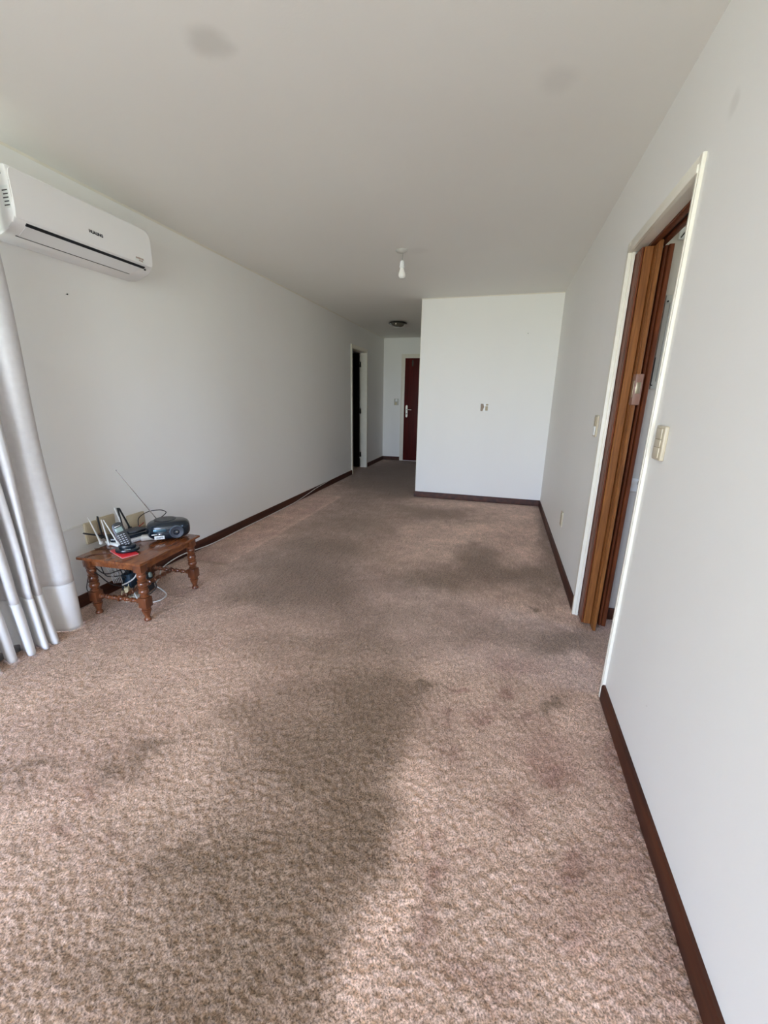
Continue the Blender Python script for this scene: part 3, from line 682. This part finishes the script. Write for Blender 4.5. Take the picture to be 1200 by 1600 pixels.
W_ = (.785, 2.60, 2.115)
t = thing('wall_vent', 'small white fitting with a dark slot high on the wall beyond the right doorway', 'vent', W_)
MB().box((.752, 2.585, 2.088), (.83, 2.60, 2.140), .003).build('cover', WPLAS, t, world=W_)
MB().prism([(.757, 2.094), (.763, 2.094), (.778, 2.118), (.772, 2.118)], 2.583, 2.586, 'y').build('slot', BLACKM, t, world=W_)

# ------------------------------------------------------------------ beige boxes and painted cable cover on the left wall behind the table
def wallbox(label, y0, y1, z0, z1, d, m_, text=None, rz=0):
    W_ = (XL, (y0+y1)/2, (z0+z1)/2)
    t_ = thing('junction_box', label, 'junction box', W_)
    MB().box((XL, y0, z0), (XL+d, y1, z1), .006, 3).build('box_body', m_, t_, world=W_)
    MB().box((XL+d-.002, y0+.008, z0+.008), (XL+d+.003, y1-.008, z1-.008), .003).build('cover', m_, t_, world=W_)
    return t_, W_
BB_ = mat('tan_plastic', (.46, .38, .25), rough=.5, col2=(.52, .44, .31), var=.3, vscale=25)
t, W_ = wallbox('tan junction box on the left wall nearest the curtain, behind the antennas', 1.838, 1.925, .385, .525, .018, BB_)
MB().box((XL+.020, 1.905, .410), (XL+.045, 1.955, .440), .006).build('brown_plug', mat('brown_plug_plastic', (.20, .10, .06), rough=.5), t, world=W_)
wallbox('tan junction box in the middle, behind the black router', 1.930, 2.055, .395, .535, .018, BB_)
t, W_ = wallbox('tan junction box with a red arrow mark, behind the radio', 2.150, 2.290, .345, .490, .022, BB_)
mk = MB()
mk.prism([(2.215, .392), (2.228, .404), (2.228, .398), (2.268, .414), (2.268, .406), (2.228, .390), (2.228, .382)], XL+.0245, XL+.0262, 'x')
mk.build('red_arrow_mark', mat('red_ink', (.42, .07, .05), rough=.5), t, world=W_)
tag(MB().box((XL, 1.45, .508), (XL+.006, 1.838, .522), .002).build('cable_cover', WALL, None, world=(XL, 1.64, .515)), 'thin painted cable cover on the left wall between curtain and tan boxes', 'cable cover')

# ------------------------------------------------------------------ small wooden table with turned legs
TB = (-2.150, 1.940, 0); TRZ = math.radians(3.6)
tb = thing('side_table', 'low varnished wooden table with turned legs beside the curtain', 'table', TB, TRZ)
hx, hy = .224, .270          # half size of the top
TZ = .385
mm = MB()
outl = [(-hx, -hy+.012), (-hx+.010, -hy), (hx-.004, -hy), (hx, -hy+.004), (hx, hy-.004), (hx-.004, hy), (-hx+.004, hy), (-hx, hy-.004)]
mm.prism(outl, TZ-.016, TZ, 'z', bev=.004); mm.build('table_top', TABLEW, tb)
ax_, ay_ = .176, .220        # leg centres
for (a, b, c, d, nm) in ((-ax_, ax_, -ay_-.012, -ay_+.008, 'a'), (-ax_, ax_, ay_-.008, ay_+.012, 'b')):
    MB().box((a, c, TZ-.062), (b, d, TZ-.016), .002).build('apron', LEGW if nm == 'b' else TABLEW, tb)
for (c, d) in ((ax_-.008, ax_+.012), (-ax_-.012, -ax_+.008)):
    MB().box((c, -ay_, TZ-.062), (d, ay_, TZ-.016), .002).build('apron', TABLEW, tb)
legp = [(.011, .000), (.0165, .002), (.0170, .010), (.0135, .018), (.0110, .022), (.0130, .034), (.0175, .052), (.0215, .066), (.0215, .071), (.0165, .074), (.0195, .079), (.0195, .085), (.0150, .090)]
legu = [(.0160, .152), (.0200, .156), (.0200, .162), (.0150, .166), (.0165, .174), (.0215, .184), (.0225, .194), (.0190, .204), (.0150, .208), (.0215, .212), (.0215, .217), (.0165, .221),
        (.0210, .230), (.0220, .240), (.0195, .249), (.0150, .253), (.0205, .257), (.0205, .262), (.0160, .266), (.0180, .276), (.0205, .288), (.0190, .298), (.0150, .303), (.0200, .307), (.0200, .315), (.017, .318)]
for sx in (-1, 1):
    for sy in (-1, 1):
        mm = MB(); M_ = XF((sx*ax_, sy*ay_, 0))
        mm.lathe([(a*1.28, b) for a, b in legp], 24, M_); mm.lathe([(a*1.30, b) for a, b in legu], 24, M_)
        mm.box((-.0275, -.0275, .088), (.0275, .0275, .153), .004, M=M_)
        mm.box((-.0265, -.0265, .316), (.0265, .0265, TZ-.016), .002, M=M_)
        mm.build('leg', LEGW, tb)
def turned_rail(L, n):
    p = [(.006, -L/2)]
    for i in range(n):
        a = -L/2+L*(i+.1)/n; s_ = L/n
        big = .0125 if i == n//2 else .0098
        p += [(.0062, a), (big, a+.18*s_), (big, a+.30*s_), (.0068, a+.40*s_), (.0088, a+.62*s_), (.0062, a+.86*s_)]
    p += [(.006, L/2)]
    return [(r_*1.55, z_) for r_, z_ in p]
for sy in (-1, 1):
    MB().lathe(turned_rail(2*ax_-.04, 7), 14, XF((0, sy*ay_, .121), ry=math.pi/2)).build('stretcher', LEGW, tb)
MB().lathe(turned_rail(2*ay_-.018, 9), 14, XF((0, 0, .121), rx=math.pi/2)).build('stretcher', LEGW, tb)

# ------------------------------------------------------------------ things on the table
def vdir(a, b): a = Vector(a); b = Vector(b); return a, b
# red flat case under the telephone
ang = math.atan2(-.066, .166)
W_ = (-2.135, 1.795, TZ)
rb = thing('red_case', 'flat red case lying on the table under the telephone', 'case', W_, ang)
MB().box((-.088, -.044, .0005), (.088, .044, .0120), .002).build('case_cover', RED, rb)
MB().box((-.090, -.046, .0030), (.090, .046, .0052), .0005).build('pale_edge', mat('pinkish_white_edge', (.75, .50, .50), rough=.4), rb)
# telephone cradle
ph = thing('telephone_cradle', 'black charging cradle of the cordless telephone, on the red case', 'telephone', (-2.128, 1.815, TZ+.0125), math.radians(42))
ph.scale = (1.15, 1.0, 1.15)
mm = MB()
pl_ = [(.056*math.cos(a)*(1 if abs(math.cos(a)) < .9 else 1), .052*math.sin(a)) for a in [2*math.pi*i/32 for i in range(32)]]
mm.prism(pl_, 0, .016, 'z', bev=.004)
mm.prism([(.040*math.cos(a), .030*math.sin(a)+.006) for a in [2*math.pi*i/24 for i in range(24)]], .012, .032, 'z', bev=.005)
mm.build('cradle_body', BLUEB, ph)
text_mesh('PHILIPS', .0085, WPLAS, ph, Matrix.Translation((0.004, -.041, .0168)), bold=.0003)
# handset leaning back in the cradle
hs = thing('cordless_handset', 'black cordless telephone handset standing in its cradle', 'telephone', (-2.142, 1.832, TZ+.032), rot=(math.radians(-15), math.radians(-17), math.radians(48)))
hs.scale = (1.22, 1.15, 1.0)
mm = MB()
op = [(-.021, 0), (-.024, .03), (-.0245, .09), (-.024, .135), (-.019, .152), (-.008, .158), (.008, .158), (.019, .152), (.024, .135), (.0245, .09), (.024, .03), (.021, 0)]
mm.prism(op, -.010, .012, 'y', bev=.004); mm.build('handset_body', BLACKP, hs)
MB().box((-.0268, -.004, .004), (-.0238, .006, .130), .001).build('side_strip', MAROON, hs)
MB().box((-.0165, -.0115, .098), (.0165, -.0098, .126), .001).build('screen', SCREEN, hs)
MB().box((-.012, -.0115, .1325), (.012, -.0098, .1355), .0005).build('earpiece', SILV, hs)
for i in range(6):
    for j in range(3):
        MB().box((-.0150+j*.0125-.0036, -.0118, .016+i*.0125-.0024), (-.0150+j*.0125+.0044, -.0098, .016+i*.0125+.0026), .0008).build('key', KEY, hs)

# white router with four antennas
W_ = (-2.300, 1.985, TZ)
wr = thing('white_router', 'white router with four tapered antennas, underneath the black router', 'router', W_, math.radians(-12))
MB().box((-.066, -.118, .0006), (.070, .110, .022), .008, 3).build('router_body', WPLAS, wr)
mm = MB()
for k in range(16): mm.box((.0692, -.060+k*.009, .006), (.0712, -.056+k*.009, .018))
mm.build('vent_slots', GPLAS, wr)
IW = wr.matrix_basis if False else (Matrix.Translation(W_) @ Matrix.Rotation(math.radians(-12), 4, 'Z')).inverted()
for a, b in (((-2.362, 1.838, .41), (-2.362, 1.785, .594)), ((-2.335, 1.868, .395), (-2.362, 1.866, .556)), ((-2.270, 1.880, .397), (-2.352, 1.872, .553)), ((-2.385, 2.040, .41), (-2.362, 1.968, .607))):
    A = IW @ Vector(a); B_ = IW @ Vector(b)
    an = MB().tube([A, A+(B_-A)*.15, B_], [.0078, .0032], 10, smooth=False, flat=.8).build('antenna', WPLAS, wr)
    MB().lathe([(.009, -.006), (.010, 0), (.009, .010)], 14, XF(A)).build('antenna_joint', WPLAS, an)
# loose white plug end at the right of the routers
W_ = (-2.185, 2.055, TZ)
pp = thing('white_adapter', 'white power adapter lying on the table between router and radio', 'power adapter', W_, math.radians(38))
MB().box((-.062, -.030, .0006), (.030, .022, .030), .005, 3, M=XF((0, 0, 0))).build('adapter_body', WPLAS, pp)
MB().box((.028, -.014, .008), (.050, .012, .026), .004).build('plug_end', CREAMC, pp)
MB().tube([(.048, 0, .018), (.056, .012, .02), (.040, .034, .012), (.0, .045, .006)], .003, 8).build('lead', WCAB, pp)
# black router
W_ = (-2.318, 2.025, TZ+.0228)
br = thing('black_router', 'angular black router with flat black antennas, stacked on the white router', 'router', W_, math.radians(-16))
mm = MB()
mm.prism([(-.070, -.140), (.045, -.150), (.072, -.120), (.072, .120), (.045, .140), (-.070, .125)], 0, .024, 'z', bev=.005)
mm.build('router_body', BLUEB, br)
MB().prism([(-.055, -.02), (.030, -.028), (.048, .008), (.030, .085), (-.050, .07)], .024, .036, 'z', bev=.006).build('raised_cover', DGREY, br)
mm = MB()
for k in range(9): mm.box((-.05+k*.011, -.105, .0240), (-.046+k*.011, -.045, .0248))
mm.build('vent_grooves', BLACKM, br)
IB = (Matrix.Translation(W_) @ Matrix.Rotation(math.radians(-16), 4, 'Z')).inverted()
def flat_ant(a, b):
    A = IB @ Vector(a); B_ = IB @ Vector(b); d = (B_-A); L = d.length
    q = Vector((0, 0, 1)).rotation_difference(d).to_matrix().to_4x4()
    an = MB().box((-.0070, -.0040, 0), (.0070, .0040, L), .0018, M=Matrix.Translation(A) @ q).build('antenna', BLACKM, br)
    MB().lathe([(.008, -.010), (.0085, 0), (.008, .010)], 12, XF(A, rx=math.pi/2)).build('antenna_joint', BLACKM, an)
flat_ant((-2.372, 1.862, .440), (-2.366, 1.848, .582))
flat_ant((-2.372, 1.856, .452), (-2.372, 1.748, .502))
flat_ant((-2.372, 2.015, .440), (-2.372, 1.998, .598))
flat_ant((-2.372, 2.066, .440), (-2.374, 2.010, .594))

# radio / CD player
W_ = (-2.098, 2.118, TZ)
ra = thing('portable_radio', 'rounded black portable radio with a round speaker on the table', 'radio', W_, math.radians(40))
def superell(hx_, hy_, hz_, ex, ez, nu=40, nv=24, cz=0, top_flat=None):
    mm_ = MB(); rows_ = []
    sg = lambda v, e_: math.copysign(abs(v)**e_, v)
    for j in range(1, nv):
        ph_ = -math.pi/2+math.pi*j/nv
        rows_.append([mm_.bm.verts.new((hx_*sg(math.cos(ph_), ez)*sg(math.cos(2*math.pi*i/nu), ex), hy_*sg(math.cos(ph_), ez)*sg(math.sin(2*math.pi*i/nu), ex), cz+hz_*sg(math.sin(ph_), ez))) for i in range(nu)])
    for a, b in zip(rows_, rows_[1:]):
        for i in range(nu): mm_.bm.faces.new((a[i], a[(i+1) % nu], b[(i+1) % nu], b[i]))
    mm_.bm.faces.new(rows_[0][::-1]); mm_.bm.faces.new(rows_[-1])
    return mm_
superell(.130, .090, .0635, .72, .60, cz=.0670).build('radio_body', BLUEB, ra, angle=80)
MB().prism([(.068*math.cos(a)-.015, .058*math.sin(a)+.008) for a in [2*math.pi*i/40 for i in range(40)]], .116, .1315, 'z', bev=.004).build('disc_lid', BLACKP, ra)
sp_ = MB().lathe([(.040, 0), (.041, .008), (.038, .011), (.034, .009), (.012, .006), (.009, .010), (.001, .012)], 36, XF((.050, -.0795, .060), rx=math.pi/2+.05, rz=.12))
so = sp_.build('speaker', DGREY, ra)
MB().lathe([(.0385, .007), (.0435, .006), (.0435, .0), (.0385, 0)], 36, XF((.050, -.0795, .060), rx=math.pi/2+.05, rz=.12), cap=False).build('speaker_ring', mat('blue_grey_ring', (.12, .17, .21), rough=.25, metal=.6), so)
MB().lathe([(.0060, .0), (.0060, .0135), (.003, .016)], 14, XF((.050, -.0795, .060), rx=math.pi/2+.05, rz=.12)).build('speaker_cap', SILV, so)
MB().box((-.085, -.0905, .068), (-.008, -.080, .088), .004).build('display_window', mat('blue_steel_window', (.05, .11, .15), rough=.12, metal=.5), ra)
MB().box((-.095, -.0920, .052), (-.062, -.084, .057), .001).box((-.055, -.0925, .052), (-.036, -.084, .057), .001).build('silver_buttons', SILV, ra)
lb = MB().box((-.082, -.0905, .0215), (-.024, -.0850, .0440), .0005).build('white_label', STICK, ra)
text_mesh('122870', .0150, GREYT, lb, Matrix.Translation((-.053, -.0911, .0325)) @ Matrix.Rotation(math.pi/2, 4, 'X'), bold=.0004)
for k in range(5):
    MB().lathe([(.006, 0), (.006, .004), (.004, .005)], 12, XF((.092-.012*abs(k-2), -.040+k*.020, .1065+.004*(2-abs(k-2))), ry=.55)).build('button', BLACKM, ra)
# chrome telescopic antenna
IR = (Matrix.Translation(W_) @ Matrix.Rotation(math.radians(40), 4, 'Z')).inverted()
a0 = IR @ Vector((-2.190, 2.125, .498)); a1 = IR @ Vector((-2.300, 1.971, .855))
an = MB().tube([a0, a0+(a1-a0)*.34], .0034, 10, smooth=False).tube([a0+(a1-a0)*.34, a0+(a1-a0)*.68], .0025, 10, smooth=False).tube([a0+(a1-a0)*.68, a1], .0017, 8, smooth=False).lathe([(.001, -.004), (.004, -.003), (.004, .003), (.001, .004)], 10, XF(a1)).build('telescopic_antenna', SILV, ra)
MB().tube([IR @ Vector((-2.175, 2.140, .470)), a0], .006, 10, smooth=False).build('antenna_joint', SILV, an)

# ------------------------------------------------------------------ cables
def cable(label, pts, r, m_, name='cable', group=None, cat='cable'):
    P0 = pts[0]
    return tag(MB().tube(pts, r, 8).build(name, m_, None, world=P0), label, cat, group)
cable('black cord arching from the black router up over to the radio', [(-2.335, 2.10, .449), (-2.34, 2.12, .500), (-2.33, 2.19, .525), (-2.27, 2.23, .533), (-2.195, 2.205, .536), (-2.180, 2.185, .524), (-2.195, 2.125, .492), (-2.205, 2.085, .455), (-2.21, 2.06, .420)], .0030, BCAB)
cable('thin brown cable crossing the front of the table top to its front edge', [(-2.205, 1.768, TZ+.002), (-2.27, 1.738, TZ+.002), (-2.295, 1.700, TZ+.002), (-2.296, 1.672, TZ+.001), (-2.298, 1.664, TZ-.02), (-2.297, 1.664, TZ-.06), (-2.292, 1.675, .300), (-2.278, 1.70, .255)], .0019, mat('brown_cable', (.06, .025, .018), rough=.5))
cable('thin dark cable lying along the rear left of the table top', [(-2.375, 1.80, TZ+.002), (-2.33, 1.815, TZ+.002), (-2.285, 1.822, TZ+.002), (-2.24, 1.842, TZ+.003)], .0017, BCAB)
cable('long white cable running along the foot of the left wall', [(-2.25, 2.05, .02), (-2.33, 2.20, .010), (-2.44, 2.36, .022), (-2.470, 2.60, .032), (-2.462, 2.95, .006), (-2.466, 3.45, .005), (-2.462, 3.94, .006), (-2.468, 4.55, .008), (-2.472, 4.95, .035), (-2.472, 5.20, .060), (-2.474, 5.52, .074), (-2.480, 5.75, .082), (-2.485, 6.1, .081)], .0042, WCAB)
cable('white cable looping out on the carpet beside the table', [(-2.26, 1.92, .05), (-2.20, 1.895, .012), (-2.13, 1.885, .006), (-2.085, 1.920, .006), (-2.072, 1.965, .006), (-2.100, 2.025, .006), (-2.190, 2.075, .006), (-2.285, 2.098, .020), (-2.34, 2.10, .06)], .0040, WCAB)
cable('thick white cable slanting down under the table', [(-2.262, 1.850, .130), (-2.250, 1.885, .136), (-2.24, 1.925, .152), (-2.24, 1.955, .185), (-2.25, 1.98, .25)], .0046, WCAB)
random.seed(11)
defs = [
 ('black cable sagging below the table front from its left leg', [(-2.262, 1.695, .320), (-2.255, 1.735, .262), (-2.25, 1.775, .246), (-2.24, 1.82, .246), (-2.25, 1.87, .23), (-2.27, 1.90, .18)], .0034, BCAB),
 ('black cable drooping from the left leg towards the floor', [(-2.265, 1.690, .286), (-2.262, 1.715, .255), (-2.255, 1.745, .205), (-2.25, 1.775, .172), (-2.245, 1.82, .140), (-2.25, 1.86, .12), (-2.27, 1.90, .08)], .0034, BCAB),
 ('black cable hanging straight down behind the front apron', [(-2.28, 1.74, .355), (-2.275, 1.745, .29), (-2.27, 1.76, .235), (-2.262, 1.80, .212), (-2.25, 1.84, .20), (-2.25, 1.875, .17)], .0030, BCAB),
 ('black cable hanging beside the outer face of the left leg', [(-2.350, 1.735, .262), (-2.352, 1.712, .240), (-2.352, 1.702, .213), (-2.350, 1.688, .165), (-2.350, 1.700, .135), (-2.352, 1.722, .110)], .0024, BCAB),
 ('black cable curving to the carpet behind the right front leg', [(-2.16, 2.00, .12), (-2.14, 1.99, .07), (-2.17, 1.97, .03), (-2.22, 1.96, .010), (-2.28, 1.98, .008)], .0034, BCAB),
]
for k in range(6):
    y = 1.785+.011*k
    defs.append(('grey strand of the cable bundle hanging under the middle of the table', [(-2.285-.004*k, y-.02, .365), (-2.272, y-.012, .30), (-2.265+.004*math.sin(k*2), y+.003*math.cos(k*3), .235), (-2.262, y+.008, .19), (-2.268, y+.018, .165-.004*k), (-2.29, y+.03, .18)], .0026, GCAB))
for k in range(5):
    a = random.random(); y = 1.86+.022*k
    defs.append(('dark strand of the cable tangle behind the front right leg', [(-2.31, y-.05, .36), (-2.29+.02*a, y-.02, .30), (-2.27, y+.02*math.sin(k), .235), (-2.255-.02*a, y+.012, .18), (-2.28, y+.05*math.cos(k*2), .12), (-2.30+.03*a, y, .03)], .0030, BCAB))
for d in defs:
    cable(d[0], d[1], d[2], d[3], group=('cable bundle under the table' if 'strand' in d[0] else None))
cable('pale thin loop of wire on the floor below the cream connectors', [(-2.25, 1.83, .10), (-2.245, 1.822, .07), (-2.25, 1.835, .03), (-2.26, 1.87, .012), (-2.25, 1.92, .008), (-2.24, 1.97, .008)], .0022, CREAMC)
W_ = (-2.285, 1.93, .135)
t = thing('power_adapter', 'dark blue power adapter hanging in the cables under the table', 'power adapter', W_, .3)
MB().box((-.030, -.045, -.050), (.030, .045, .048), .006, 3).build('adapter_body', mat('dark_blue_plastic', (.008, .030, .055), rough=.35), t)
MB().box((-.012, -.014, .046), (.012, .014, .066), .003).build('cable_collar', BLACKM, t)
W_ = (-2.25, 1.868, .088)
t = thing('connector_block', 'cream connector block with splayed wire ends under the table', 'connector', W_, .5)
MB().box((-.012, -.016, -.022), (.012, .016, .022), .003).build('block_body', CREAMC, t)
for k in range(6):
    a = k*1.05
    MB().tube([(0, 0, 0), (.012*math.cos(a), .020*math.cos(a), .020*math.sin(a)+.004), (.014*math.cos(a), .034*math.cos(a), .036*math.sin(a)+.006)], .0028, 6).build('wire_end', CREAMC, t)
W_ = (-2.26, 1.93, .002)
t = thing('power_strip', 'cream power strip on the carpet under the table', 'power strip', W_, 1.35)
MB().box((-.075, -.022, 0), (.075, .022, .026), .004, 3).build('strip_body', mat('cream_strip_plastic', (.52, .47, .38), rough=.45), t)
for k in range(3):
    MB().lathe([(.015, 0), (.015, .003), (.012, .0035)], 20, XF((-.045+k*.045, 0, .0255))).build('outlet', BEIGED, t)
W_ = (-2.262, 2.035, .110)
t = thing('power_adapter', 'black power adapter with a grey-green plug, behind the right front leg', 'power adapter', W_, .2)
MB().box((-.028, -.036, -.100), (.028, .036, .020), .006).build('adapter_body', BLACKM, t)
MB().lathe([(.013, 0), (.015, .012), (.009, .030), (.005, .034)], 16, XF((.030, .0, 0))).build('plug', mat('grey_green_plastic', (.16, .19, .15), rough=.5), t)
